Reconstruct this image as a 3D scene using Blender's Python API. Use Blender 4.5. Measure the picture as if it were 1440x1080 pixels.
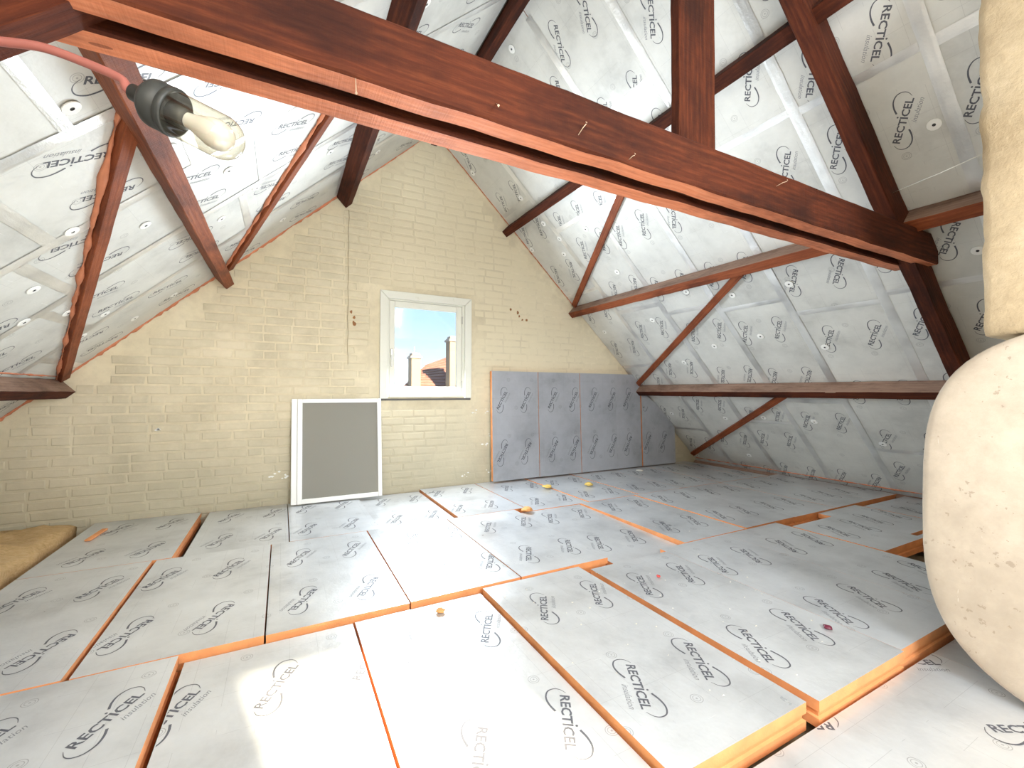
import bpy, bmesh, math, random
from mathutils import Vector, Matrix, noise
random.seed(7)
for o in list(bpy.data.objects): bpy.data.objects.remove(o)
SC = bpy.context.scene
COL = SC.collection
R = math.radians

# ------------------------------------------------------------------ camera
cam_d = bpy.data.cameras.new('camera')
cam = bpy.data.objects.new('camera', cam_d); COL.objects.link(cam)
SC.camera = cam
cam_d.sensor_fit = 'HORIZONTAL'; cam_d.sensor_width = 36.0
cam_d.lens = 36.0 * 612.8 / 1440.0
cam_d.clip_start = 0.02; cam_d.clip_end = 300
yaw, pit, rol = .485314, .0165298, .0022154
f = Vector((math.sin(yaw)*math.cos(pit), math.cos(yaw)*math.cos(pit), math.sin(pit)))
r = Vector((math.cos(yaw), -math.sin(yaw), 0)); u = r.cross(f)
r2 = r*math.cos(rol)+u*math.sin(rol); u2 = -r*math.sin(rol)+u*math.cos(rol)
cam.matrix_world = Matrix(((r2.x, u2.x, -f.x, 0), (r2.y, u2.y, -f.y, 0), (r2.z, u2.z, -f.z, 1.0), (0, 0, 0, 1)))

# ------------------------------------------------------------------ exposure, world, sun, large lights
vs = SC.view_settings
vs.view_transform = 'Standard'; vs.look = 'None'; vs.gamma = 1.0; vs.use_curve_mapping = False
vs.exposure = 1.66
W = bpy.data.worlds.new('world'); SC.world = W; W.use_nodes = True
nt = W.node_tree; nt.nodes.clear()
tc = nt.nodes.new('ShaderNodeTexCoord'); sx = nt.nodes.new('ShaderNodeSeparateXYZ')
cr = nt.nodes.new('ShaderNodeValToRGB'); bg = nt.nodes.new('ShaderNodeBackground'); ow = nt.nodes.new('ShaderNodeOutputWorld')
cr.color_ramp.elements[0].position = 0.0; cr.color_ramp.elements[0].color = (.86, .93, 1.0, 1)
cr.color_ramp.elements[1].position = 0.5; cr.color_ramp.elements[1].color = (.25, .50, .92, 1)
e = cr.color_ramp.elements.new(.16); e.color = (.48, .74, .98, 1)
nt.links.new(tc.outputs['Generated'], sx.inputs[0]); nt.links.new(sx.outputs['Z'], cr.inputs[0])
nt.links.new(cr.outputs[0], bg.inputs[0]); nt.links.new(bg.outputs[0], ow.inputs[0])
bg.inputs[1].default_value = 0.46

def lamp(name, kind, loc, direction, energy, color, **kw):
    d = bpy.data.lights.new(name, kind); d.energy = energy; d.color = color
    for k, v in kw.items(): setattr(d, k, v)
    o = bpy.data.objects.new(name, d); COL.objects.link(o); o.location = loc
    o.rotation_euler = Vector(direction).to_track_quat('-Z', 'Y').to_euler()
    return o
SUN_DIR = Vector((-.22, 1.0, -.62)).normalized()
lamp('sun', 'SUN', (0, -8, 8), SUN_DIR, 12.0, (1.0, .86, .62), angle=R(1.2))
# daylight entering through the window of the rear gable; the two fills under the rear roof are added
YB = -1.5
lamp('rear_window_daylight', 'AREA', (1.01, YB+.12, 1.55), (0, 1, -.12), 38, (.86, .93, 1.0), shape='RECTANGLE', size=.95, size_y=1.0)
lamp('rear_fill_left', 'AREA', (-.62, -.60, 1.72), (.68, .30, -.80), 22, (1.0, .93, .80), shape='RECTANGLE', size=1.0, size_y=1.2)  # added soft fill under the left slope; the roof is closed here
lamp('rear_fill_right', 'AREA', (2.55, -.72, 2.46), (-.38, .12, -1.0), 28, (1.0, .93, .80), shape='RECTANGLE', size=1.0, size_y=1.2)  # added soft fill under the right slope, no opening behind it
lamp('front_window_daylight', 'AREA', (1.30, 4.30, 1.43), (0, -1, -.25), 30, (.80, .90, 1.0), shape='RECTANGLE', size=.64, size_y=.78)

# ------------------------------------------------------------------ helpers
def link_obj(name, mesh, parent=None, mats=()):
    o = bpy.data.objects.new(name, mesh); COL.objects.link(o)
    if parent is not None: o.parent = parent
    for m in mats:
        if len(mesh.materials) < len(mats): mesh.materials.append(m)
    return o
def from_bm(name, bm, mats, parent=None, smooth=False):
    me = bpy.data.meshes.new(name)
    bm.to_mesh(me); bm.free()
    if not isinstance(mats, (list, tuple)): mats = [mats]
    for m in mats: me.materials.append(m)
    if smooth:
        for p in me.polygons: p.use_smooth = True
    o = bpy.data.objects.new(name, me); COL.objects.link(o)
    if parent is not None: o.parent = parent
    return o
def tag(o, label=None, cat=None, group=None, kind=None):
    if label: o['label'] = label
    if cat: o['category'] = cat
    if group: o['group'] = group
    if kind: o['kind'] = kind
    return o
def empty(name, loc=(0, 0, 0)):
    o = bpy.data.objects.new(name, None); COL.objects.link(o); o.location = loc
    return o
def box(bm, x0, x1, y0, y1, z0, z1, mi=0):
    v = [bm.verts.new(p) for p in ((x0,y0,z0),(x1,y0,z0),(x1,y1,z0),(x0,y1,z0),(x0,y0,z1),(x1,y0,z1),(x1,y1,z1),(x0,y1,z1))]
    for q in ((3,2,1,0),(4,5,6,7),(0,1,5,4),(1,2,6,5),(2,3,7,6),(3,0,4,7)):
        fc = bm.faces.new([v[i] for i in q]); fc.material_index = mi
    return v
def bevel(bm, w, seg=1):
    bmesh.ops.bevel(bm, geom=bm.edges[:], offset=w, segments=seg, affect='EDGES', profile=.7)
def boxobj(name, b, mat, parent=None, bev=.003):
    bm = bmesh.new(); box(bm, *b)
    if bev: bevel(bm, bev)
    return from_bm(name, bm, mat, parent)
def tube(bm, pts, rad, n=10, caps=True, mi=0):
    rings = []; pts = [Vector(p) for p in pts]
    prev = None
    for i, p in enumerate(pts):
        d = (pts[min(i+1, len(pts)-1)] - pts[max(i-1, 0)]).normalized()
        a = Vector((0, 0, 1)) if abs(d.z) < .9 else Vector((1, 0, 0))
        if prev is not None: a = prev
        s = d.cross(a).normalized(); t = s.cross(d).normalized(); prev = t
        rr = rad[i] if isinstance(rad, (list, tuple)) else rad
        rings.append([bm.verts.new(p + s*math.cos(2*math.pi*k/n)*rr + t*math.sin(2*math.pi*k/n)*rr) for k in range(n)])
    for a, b in zip(rings, rings[1:]):
        for k in range(n):
            fc = bm.faces.new((a[k], a[(k+1) % n], b[(k+1) % n], b[k])); fc.material_index = mi; fc.smooth = True
    if caps:
        for q in (rings[0][::-1], rings[-1]):
            fc = bm.faces.new(q); fc.material_index = mi
def basis(o, X, Y, Z):
    X, Y, Z = Vector(X).normalized(), Vector(Y).normalized(), Vector(Z).normalized()
    return Matrix(((X.x, Y.x, Z.x, o[0]), (X.y, Y.y, Z.y, o[1]), (X.z, Y.z, Z.z, o[2]), (0, 0, 0, 1)))

# ------------------------------------------------------------------ materials
class M:
    def __init__(s, name):
        s.m = bpy.data.materials.new(name); s.m.use_nodes = True
        s.t = s.m.node_tree; s.b = s.t.nodes['Principled BSDF']; s.out = s.t.nodes['Material Output']
        s.tc = s.n('ShaderNodeTexCoord')
    def n(s, k, **kw):
        x = s.t.nodes.new(k)
        for a, b in kw.items(): setattr(x, a, b)
        return x
    def l(s, a, b): s.t.links.new(a, b)
    def noise(s, scale, detail=4, rough=.55, vec=None, mapping=None, coord='Object'):
        x = s.n('ShaderNodeTexNoise'); x.inputs['Scale'].default_value = scale
        x.inputs['Detail'].default_value = detail; x.inputs['Roughness'].default_value = rough
        v = vec or s.tc.outputs[coord]
        if mapping:
            mp = s.n('ShaderNodeMapping'); mp.inputs['Scale'].default_value = mapping; s.l(v, mp.inputs[0]); v = mp.outputs[0]
        s.l(v, x.inputs['Vector']); return x.outputs['Fac']
    def ramp(s, fac, stops):
        x = s.n('ShaderNodeValToRGB'); cr = x.color_ramp
        while len(cr.elements) < len(stops): cr.elements.new(.5)
        for el, (p, c) in zip(cr.elements, stops): el.position = p; el.color = (*c, 1) if len(c) == 3 else c
        s.l(fac, x.inputs[0]); return x.outputs[0]
    def mix(s, fac, a, b, mode='MIX'):
        x = s.n('ShaderNodeMix', data_type='RGBA', blend_type=mode)
        for i, v in ((0, fac), (6, a), (7, b)):
            if hasattr(v, 'links') or hasattr(v, 'is_linked'): s.l(v, x.inputs[i])
            elif i == 0: x.inputs[0].default_value = v
            else: x.inputs[i].default_value = (*v, 1)
        return x.outputs[2]
    def math(s, op, a, b=None, c=None, clamp=False):
        x = s.n('ShaderNodeMath', operation=op, use_clamp=clamp)
        for i, v in enumerate((a, b, c)):
            if v is None: continue
            if hasattr(v, 'is_linked'): s.l(v, x.inputs[i])
            else: x.inputs[i].default_value = v
        return x.outputs[0]
    def bump(s, h, strength=.3, dist=.01):
        x = s.n('ShaderNodeBump'); x.inputs['Strength'].default_value = strength; x.inputs['Distance'].default_value = dist
        s.l(h, x.inputs['Height']); s.l(x.outputs[0], s.b.inputs['Normal']); return x
    def set(s, **kw):
        for k, v in kw.items():
            i = s.b.inputs[k.replace('_', ' ')]
            if hasattr(v, 'is_linked'): s.l(v, i)
            else: i.default_value = (*v, 1) if isinstance(v, tuple) and len(v) == 3 else v
        return s
def plain(name, col, rough=.6, metal=0.0, **kw):
    x = M(name); x.set(Base_Color=col, Roughness=rough, Metallic=metal, **kw); return x.m

def foil_mat(name, tint, rough=.36, metal=.55):
    x = M(name)
    obj = x.tc.outputs['Object']
    sep = x.n('ShaderNodeSeparateXYZ'); x.l(obj, sep.inputs[0])
    px, py = sep.outputs[0], sep.outputs[1]
    # stamped rings on a 0.3 m lattice, every other row shifted
    rowf = x.math('DIVIDE', x.math('SUBTRACT', py, .02), .31)
    row = x.math('FLOOR', rowf)
    odd = x.math('MODULO', x.math('ABSOLUTE', row), 2.0)
    cy = x.math('MULTIPLY', x.math('SUBTRACT', x.math('SUBTRACT', rowf, row), .5), .31)
    xs = x.math('DIVIDE', x.math('SUBTRACT', x.math('SUBTRACT', px, .145), x.math('MULTIPLY', odd, -.09)), .30)
    cx = x.math('MULTIPLY', x.math('SUBTRACT', x.math('FRACT', xs), .5), .30)
    d = x.math('SQRT', x.math('ADD', x.math('MULTIPLY', cx, cx), x.math('MULTIPLY', cy, cy)))
    r1 = x.math('COMPARE', d, .0195, .0011); r2 = x.math('COMPARE', d, .0125, .0010); r3 = x.math('LESS_THAN', d, .0035)
    rings = x.math('ADD', x.math('ADD', r1, r2), r3, clamp=True)
    # faint cutting grid every 0.1 m
    gx = x.math('COMPARE', x.math('FRACT', x.math('DIVIDE', px, .10)), .5, .0055)
    gy = x.math('COMPARE', x.math('FRACT', x.math('DIVIDE', py, .20)), .5, .0028)
    grid = x.math('MAXIMUM', gx, gy)
    brk = x.math('GREATER_THAN', x.noise(3.0, 2), .47)
    lines = x.math('ADD', x.math('MULTIPLY', rings, .42), x.math('MULTIPLY', x.math('MULTIPLY', grid, brk), .26), clamp=True)
    info = x.n('ShaderNodeObjectInfo')
    off = x.n('ShaderNodeVectorMath', operation='ADD'); x.l(obj, off.inputs[0])
    sc = x.n('ShaderNodeVectorMath', operation='SCALE'); x.l(info.outputs['Location'], sc.inputs[0]); sc.inputs[3].default_value = 3.7
    x.l(sc.outputs[0], off.inputs[1])
    dirt = x.noise(2.2, 6, .65, vec=off.outputs[0])
    fine = x.noise(26, 5, .7, vec=off.outputs[0])
    tone = x.ramp(dirt, [(.30, tuple(c*.66 for c in tint)), (.48, tuple(c*.88 for c in tint)), (.66, tint)])
    tone = x.mix(x.math('MULTIPLY', fine, .22), tone, tuple(c*.72 for c in tint))
    scr = x.noise(9, 3, .5, vec=off.outputs[0], mapping=(1, 14, 1))
    tone = x.mix(x.math('MULTIPLY', x.math('GREATER_THAN', scr, .735), .35), tone, (.9, .9, .9))
    colr = x.mix(lines, tone, (.10, .10, .11))
    x.set(Base_Color=colr, Metallic=metal)
    x.l(x.math('MULTIPLY_ADD', dirt, .24, rough-.12), x.b.inputs['Roughness'])
    wr = x.noise(7, 4, .6, vec=off.outputs[0]); w2 = x.noise(60, 3, .6, vec=off.outputs[0])
    x.bump(x.math('MULTIPLY_ADD', w2, .12, wr), .30, .010)
    return x.m
FOIL = foil_mat('foil_facing_floor', (.74, .76, .775), rough=.32, metal=.5)
FOIL_L = foil_mat('foil_facing_ceiling', (.74, .74, .70), rough=.50, metal=.15)
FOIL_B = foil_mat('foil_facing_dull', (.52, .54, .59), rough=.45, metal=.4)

def foam_mat(name, col, sc=60):
    x = M(name); n = x.noise(sc, 5, .7); n2 = x.noise(8, 4)
    c = x.ramp(n2, [(.3, tuple(v*.72 for v in col)), (.7, col)])
    x.set(Base_Color=c, Roughness=.85); x.bump(n, .5, .004); return x.m
PIR = foam_mat('pir_foam', (.80, .34, .13))
PU = foam_mat('expanding_foam', (.68, .25, .13), 35)
CREAMFOAM = foam_mat('cream_foam', (.85, .66, .35))

def wood_mat(name, dark, mid, light, saw=True, rough=.62):
    x = M(name)
    g = x.noise(6, 8, .65, mapping=(.55, 9, 9))
    w = x.n('ShaderNodeTexWave', wave_type='BANDS', bands_direction='DIAGONAL')
    mp = x.n('ShaderNodeMapping'); mp.inputs['Scale'].default_value = (.12, 16, 16); x.l(x.tc.outputs['Object'], mp.inputs[0])
    x.l(mp.outputs[0], w.inputs[0]); w.inputs['Scale'].default_value = 1.6; w.inputs['Distortion'].default_value = 4.5; w.inputs['Detail'].default_value = 4
    gg = x.math('MULTIPLY_ADD', w.outputs['Fac'], .07, x.math('MULTIPLY_ADD', x.noise(30, 6, .7, mapping=(.25, 3, 3)), .42, x.math('MULTIPLY', g, .52)))
    c = x.ramp(gg, [(.24, dark), (.50, mid), (.82, light)])
    bl = x.noise(3.0, 5, .7, mapping=(.7, 2, 2))
    c = x.mix(x.ramp(bl, [(.46, (0, 0, 0)), (.66, (.75, .75, .75))]), c, tuple(v*.6 for v in dark))
    kn = x.n('ShaderNodeTexVoronoi'); mk = x.n('ShaderNodeMapping'); mk.inputs['Scale'].default_value = (1.5, 5, 5)
    x.l(x.tc.outputs['Object'], mk.inputs[0]); x.l(mk.outputs[0], kn.inputs['Vector']); kn.inputs['Scale'].default_value = 1.3
    knf = x.math('LESS_THAN', kn.outputs['Distance'], .065)
    c = x.mix(x.math('MULTIPLY', knf, .75), c, tuple(v*.45 for v in dark))
    x.set(Base_Color=c, Roughness=rough); x.b.inputs['Specular IOR Level'].default_value = .25
    h = gg
    if saw:
        s2 = x.noise(1.0, 2, .5, mapping=(170, 4, 4)); h = x.math('MULTIPLY_ADD', s2, .35, gg)
    x.bump(h, .8, .005)
    return x.m
WOOD = wood_mat('red_stained_wood', (.022, .004, .0015), (.070, .014, .004), (.165, .043, .013), rough=.85)
WOOD2 = wood_mat('orange_stained_wood', (.11, .024, .009), (.24, .06, .02), (.40, .13, .05))
WOODG = wood_mat('dusty_wood', (.17, .09, .06), (.30, .19, .14), (.42, .30, .23))

INK = plain('print_ink', (.085, .088, .105), .5)
INK2 = plain('print_ink_pale', (.24, .25, .27), .5)
WHITE = plain('white_plastic', (.88, .88, .85), .35)
DARK = plain('dark_hole', (.05, .05, .05), .6)

def tape_mat():
    x = M('aluminium_tape'); n = x.noise(45, 5, .75, mapping=(1, .5, 1)); n2 = x.noise(2.5, 3)
    x.set(Base_Color=x.ramp(n2, [(.38, (.56, .56, .55)), (.50, (.74, .74, .72)), (.62, (.86, .86, .84))]), Metallic=.6, Roughness=.34)
    x.bump(n, .6, .004); return x.m
TAPE = tape_mat()

def lime(name, a, b, c, bump=.5, sc=1.0):
    x = M(name); g = x.tc.outputs['Object']
    big = x.noise(1.3*sc, 6, .62); mid = x.noise(9*sc, 6, .7); fine = x.noise(70, 4, .7)
    col = x.ramp(big, [(.32, a), (.5, b), (.68, c)])
    col = x.mix(x.ramp(mid, [(.40, (0, 0, 0)), (.75, (.5, .5, .5))]), col, tuple(v*.80 for v in a))
    geo = x.n('ShaderNodeNewGeometry'); sp = x.n('ShaderNodeSeparateXYZ'); x.l(geo.outputs['Position'], sp.inputs[0])
    st = x.noise(14, 6, .75); stm = x.ramp(st, [(.70, (0, 0, 0)), (.78, (1, 1, 1))])
    col = x.mix(x.math('MULTIPLY', stm, .35), col, (.30, .22, .13))
    if name == 'chimney_render':
        sp1 = x.noise(38, 3, .6); sp2 = x.noise(5, 4, .6)
        col = x.mix(x.math('MULTIPLY', x.math('GREATER_THAN', x.math('MULTIPLY_ADD', sp2, .35, sp1), .86), .45), col, (.20, .15, .10))
        sv = x.noise(8, 3, .6, mapping=(1, 10, 1.2)); col = x.mix(x.math('MULTIPLY', x.math('GREATER_THAN', sv, .72), .3), col, (.75, .70, .62))
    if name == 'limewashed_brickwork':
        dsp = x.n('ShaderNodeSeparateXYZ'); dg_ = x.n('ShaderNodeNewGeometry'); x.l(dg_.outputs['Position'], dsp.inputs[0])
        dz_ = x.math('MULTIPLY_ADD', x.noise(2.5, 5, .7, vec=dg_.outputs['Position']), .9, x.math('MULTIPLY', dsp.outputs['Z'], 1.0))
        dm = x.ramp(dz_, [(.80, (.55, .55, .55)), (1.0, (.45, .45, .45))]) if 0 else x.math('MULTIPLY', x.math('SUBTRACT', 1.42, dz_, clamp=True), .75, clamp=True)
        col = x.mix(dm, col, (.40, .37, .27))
    x.set(Base_Color=col, Roughness=.92)
    x.bump(x.math('MULTIPLY_ADD', fine, .25, mid), bump, .006)
    return x
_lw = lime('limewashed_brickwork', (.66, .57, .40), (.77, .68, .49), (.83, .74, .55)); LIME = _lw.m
def brick_mat():
    x = M('limewashed_brick'); info = x.n('ShaderNodeObjectInfo')
    geo = x.n('ShaderNodeNewGeometry')
    n = x.noise(2.2, 5, .7, vec=geo.outputs['Position']); n2 = x.noise(28, 5, .7, vec=geo.outputs['Position'])
    col = x.ramp(n, [(.34, (.59, .515, .365)), (.5, (.70, .62, .45)), (.66, (.78, .69, .51))])
    col = x.mix(x.math('MULTIPLY', info.outputs['Random'], .28), col, (.53, .48, .34))
    col = x.mix(x.ramp(n2, [(.5, (0, 0, 0)), (.8, (.35, .35, .35))]), col, (.76, .70, .57))
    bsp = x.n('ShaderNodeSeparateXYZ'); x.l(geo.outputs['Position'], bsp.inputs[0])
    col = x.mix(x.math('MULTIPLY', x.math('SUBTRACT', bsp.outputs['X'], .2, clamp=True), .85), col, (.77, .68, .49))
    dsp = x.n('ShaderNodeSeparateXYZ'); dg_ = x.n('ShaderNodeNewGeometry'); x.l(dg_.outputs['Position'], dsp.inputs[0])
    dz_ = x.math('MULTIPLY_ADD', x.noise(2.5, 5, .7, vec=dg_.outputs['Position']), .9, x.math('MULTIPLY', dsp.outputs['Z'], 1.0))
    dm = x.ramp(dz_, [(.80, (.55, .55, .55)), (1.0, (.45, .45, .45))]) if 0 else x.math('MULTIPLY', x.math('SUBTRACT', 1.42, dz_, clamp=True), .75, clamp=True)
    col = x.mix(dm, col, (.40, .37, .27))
    x.set(Base_Color=col, Roughness=.93); x.bump(n2, .45, .004); return x.m
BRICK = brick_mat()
CHIM = lime('chimney_render', (.41, .34, .26), (.50, .42, .33), (.56, .48, .38), .35, 1.6).m
FLUE = lime('flue_plaster', (.40, .30, .18), (.48, .37, .23), (.55, .44, .29), .9, 2.5).m
PLY = lime('subfloor_boarding', (.20, .16, .10), (.27, .22, .15), (.33, .27, .18), .4).m

# ------------------------------------------------------------------ the printed logo, flat template meshes
def text_tris(body, size, shear=0.0, offset=0.0):
    cu = bpy.data.curves.new('t', 'FONT'); cu.body = body; cu.size = size; cu.resolution_u = 2; cu.shear = shear; cu.offset = offset
    cu.fill_mode = 'FRONT' if hasattr(cu, 'fill_mode') else cu.fill_mode
    ob = bpy.data.objects.new('t', cu); COL.objects.link(ob)
    bpy.context.view_layer.update()
    dg = bpy.context.evaluated_depsgraph_get()
    me = bpy.data.meshes.new_from_object(ob.evaluated_get(dg))
    vs_ = [(v.co.x, v.co.y) for v in me.vertices]; fs = [tuple(p.vertices) for p in me.polygons]
    bpy.data.objects.remove(ob); bpy.data.meshes.remove(me); bpy.data.curves.remove(cu)
    return vs_, fs
def fit(vs_, w, h, x0, y0):
    xs = [p[0] for p in vs_]; ys = [p[1] for p in vs_]
    sx_, sy_ = w/(max(xs)-min(xs)), h/(max(ys)-min(ys))
    return [((p[0]-min(xs))*sx_+x0, (p[1]-min(ys))*sy_+y0) for p in vs_]
L_V, L_F, L_M = [], [], []
def ladd(v, fs, mi):
    n = len(L_V); L_V.extend(v); L_F.extend([tuple(i+n for i in q) for q in fs]); L_M.extend([mi]*len(fs))
tv, tf = text_tris('RECTICEL', .05, 0.08, .0012); ladd(fit(tv, .225, .034, 0, 0), tf, 0)
tv, tf = text_tris('insulation', .03, .45, 0); ladd(fit(tv, .118, .022, .108, -.038), tf, 1)
k = 8; ladd([(.1335+.0042*math.cos(2*math.pi*i/k), .0435+.0042*math.sin(2*math.pi*i/k)) for i in range(k)], [tuple(range(k))], 0)
def catmull(P, m=4):
    out = []; Q = [P[0]]+P+[P[-1]]
    for i in range(1, len(Q)-2):
        for j in range(m):
            t = j/m; a, b, c_, d = Q[i-1], Q[i], Q[i+1], Q[i+2]
            out.append(tuple(.5*((2*b[q])+(-a[q]+c_[q])*t+(2*a[q]-5*b[q]+4*c_[q]-d[q])*t*t+(-a[q]+3*b[q]-3*c_[q]+d[q])*t**3) for q in range(2)))
    out.append(P[-1]); return out
arc = catmull([(.150, .052), (.178, .070), (.210, .080), (.240, .074), (.254, .054), (.252, .032), (.236, .012)])
for flip in (0, 1):
    pts = [(.225-p[0], .034-p[1]) for p in arc] if flip else arc
    N = len(pts); v, fs = [], []
    for i, p in enumerate(pts):
        a, b = pts[max(i-1, 0)], pts[min(i+1, N-1)]
        dx, dy = b[0]-a[0], b[1]-a[1]; L = math.hypot(dx, dy); wd = .0031*(1-i/(N-1))**.8+.0007
        v += [(p[0]-dy/L*wd, p[1]+dx/L*wd), (p[0]+dy/L*wd, p[1]-dx/L*wd)]
        if i: fs.append((2*i-2, 2*i-1, 2*i+1, 2*i))
    ladd(v, fs, 0)
print('logo tris', sum(len(q)-2 for q in L_F))

PRINTS = {}
def print_mesh(w, l, logos):
    """logos: (cx, cy, angle degrees) in the board frame, cut off cleanly at the board's edges"""
    key = (round(w, 3), round(l, 3), tuple((round(a, 3), round(b, 3), round(c_)) for a, b, c_ in logos))
    if key in PRINTS: return PRINTS[key]
    bm = bmesh.new(); cut = False
    for cx, cy, ang in logos:
        if not (-.14 < cx < w+.14 and -.14 < cy < l+.14): continue
        ca, sa = math.cos(R(ang)), math.sin(R(ang))
        P = []
        for a, b in L_V:
            a -= .1125; b -= .017
            P.append((cx+a*ca-b*sa, cy+a*sa+b*ca))
        if min(p[0] for p in P) > w or max(p[0] for p in P) < 0: continue
        if min(p[0] for p in P) < 0 or max(p[0] for p in P) > w or min(p[1] for p in P) < 0 or max(p[1] for p in P) > l: cut = True
        V = [bm.verts.new((p[0], p[1], .0005)) for p in P]
        for q, mi in zip(L_F, L_M):
            try: fc = bm.faces.new([V[i] for i in q]); fc.material_index = mi
            except ValueError: pass
    if not bm.verts: bm.free(); PRINTS[key] = None; return None
    if cut:
        for co, no in (((.003, 0, 0), (-1, 0, 0)), ((w-.003, 0, 0), (1, 0, 0)), ((0, .003, 0), (0, -1, 0)), ((0, l-.003, 0), (0, 1, 0))):
            bmesh.ops.bisect_plane(bm, geom=bm.verts[:]+bm.edges[:]+bm.faces[:], plane_co=co, plane_no=no, clear_outer=True)
    if not bm.faces: bm.free(); PRINTS[key] = None; return None
    me = bpy.data.meshes.new('printed_logo'); bm.to_mesh(me); bm.free()
    me.materials.append(INK); me.materials.append(INK2)
    PRINTS[key] = me; return me

BOARDS = {}
def board_mesh(w, l, th, mat, poly=None):
    key = (round(w, 3), round(l, 3), round(th, 3), mat.name, poly)
    if key in BOARDS: return BOARDS[key]
    P = list(poly) if poly else [(0, 0), (w, 0), (w, l), (0, l)]
    cx = sum(p[0] for p in P)/len(P); cy = sum(p[1] for p in P)/len(P)
    bm = bmesh.new(); n = len(P)
    prof = [(0, 0), (-.0012, .0004), (-.40*th, .0006), (-.44*th, .009), (-.62*th, .009), (-.66*th, .001), (-th, .001)]
    rings = []
    for z, ins in prof:
        ring = []
        for x, y in P:
            dx, dy = cx-x, cy-y
            ring.append(bm.verts.new((x+math.copysign(min(ins, abs(dx)), dx), y+math.copysign(min(ins, abs(dy)), dy), z)))
        rings.append(ring)
    bm.faces.new(rings[0]).material_index = 0
    bm.faces.new(rings[-1][::-1]).material_index = 0
    for a, b in zip(rings, rings[1:]):
        for k_ in range(n):
            bm.faces.new((a[k_], b[k_], b[(k_+1) % n], a[(k_+1) % n])).material_index = 1
    me = bpy.data.meshes.new('insulation_board'); bm.normal_update(); bm.to_mesh(me); bm.free()
    me.materials.append(mat); me.materials.append(PIR)
    BOARDS[key] = me; return me
def board(parent, mat4, w, l, th, mat, logos, poly=None, name='insulation_board'):
    o = bpy.data.objects.new(name, board_mesh(w, l, th, mat, poly)); COL.objects.link(o)
    o.parent = parent; o.matrix_world = mat4
    pm = print_mesh(w, l, logos) if logos else None
    if pm:
        p = bpy.data.objects.new('printed_logo', pm); COL.objects.link(p); p.parent = o
    return o
def logo_rows(w, l, first=-120, x0=.16, y0=.30, dx=.30, dy=.60):
    out = []; j = 0; y = y0
    while y < l+.14:
        x = x0
        while x < w+.12:
            out.append((x, y, (-120, 60)[(j+(first == 60)) % 2])); x += dx
        y += dy; j += 1
    return out

# ------------------------------------------------------------------ the setting: floor
XR, ZR = 1.38, 3.71
CS, SN = math.cos(R(43)), math.sin(R(43))
DW = 4.38
floor = boxobj('floor', (-2.7, 5.45, YB, DW, -.22, -.14), PLY, None, 0); tag(floor, kind='structure')
TH = .09
def fb(x0, x1, y0, y1, z=0.0, first=-120, lx=None, ly=None, tilt=0.0, yaw_=0.0, poly=None, plain_=False):
    w, l = x1-x0-.0015, y1-y0-.0015
    lx = .17 if lx is None else lx; ly = .29 if ly is None else ly
    m4 = Matrix.Translation((x0+.0007, y0+.0007, z)) @ Matrix.Rotation(yaw_, 4, 'Z') @ Matrix.Rotation(tilt, 4, 'X')
    return board(floor, m4, w, l, TH, FOIL, [] if plain_ else logo_rows(w, l, first, lx, ly), poly)
# row nearest the camera on the left (continues under the camera)
for x0, x1, z in ((-1.51, -.92, .002), (-.91, -.335, .0)):
    fb(x0, x1, .86, 2.055, z, ly=.30, first=-120, lx=.13 if x0 < -1 else .15)
fb(-.315, .285, .86, 2.035, -.022, lx=.01, ly=.27); fb(.293, .897, .86, 2.04, -.022, lx=.20, ly=.27)
fb(-.315, .285, -.36, .85, -.022, first=-120, plain_=True); fb(.293, .897, -.36, .85, -.022, first=-120, plain_=True)
fb(-.91, -.335, -.36, .85, 0, plain_=True)
fb(.905, 1.50, .81, 2.03, .004, lx=.17, ly=.31)
fb(1.535, 2.12, .79, 1.965, .006, lx=.12, ly=.29)
fb(2.122, 2.735, .80, 2.014, .005, lx=.10, ly=.28)
fb(2.737, 3.335, .80, 2.014, .004, lx=.15, ly=.28)
fb(3.345, 3.90, 1.335, 1.90, .006, lx=.17, ly=.34)
fb(3.345, 3.90, .80, 1.13, -.01, lx=.17, ly=.3, plain_=True)
fb(3.91, 4.50, 1.42, 2.012, .0, lx=.2, ly=.3); fb(3.91, 4.50, .80, 1.40, -.012, plain_=True)
fb(4.51, 5.30, .80, 1.955, .0, lx=.2, ly=.3)
# the lower boards in front on the right, laid crosswise
def cross(x0, x1, y0, y1, z, logos):
    w, l = y1-y0, x1-x0
    board(floor, basis((x0, y1, z), (0, -1, 0), (1, 0, 0), (0, 0, 1)), w, l, TH, FOIL, logos)
cross(1.11, 2.325, .18, .775, -.048, [(-.035, .33, -120), (-.020, 1.05, 60), (.31, .95, 60)])
cross(.92, 1.107, .18, .760, -.044, [])
cross(2.330, 3.30, .18, .775, -.050, [])
cross(.92, 2.135, -.44, .17, -.048, [])
# middle row
r2 = [(-1.235, -.665, 0), (-.645, -.055, -.002), (-.050, .545, -.004), (.55, 1.145, 0), (1.15, 1.745, 0), (1.75, 2.345, -.024), (2.355, 2.985, .006), (2.995, 3.60, .011), (3.605, 4.21, .009), (4.215, 4.82, .009), (4.825, 5.30, .008)]
for i, (x0, x1, z) in enumerate(r2):
    y1 = 3.265 if i < 5 else 3.158
    fb(x0, x1, 2.065 if i < 5 else 2.02, y1, z, tilt=(.019 if i == 5 else 0), lx=(.13, .09, .15, .24, .20, .14, .16, .12, .15, .16, .15)[i], ly=.27+(0 if i < 5 else .04))
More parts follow.
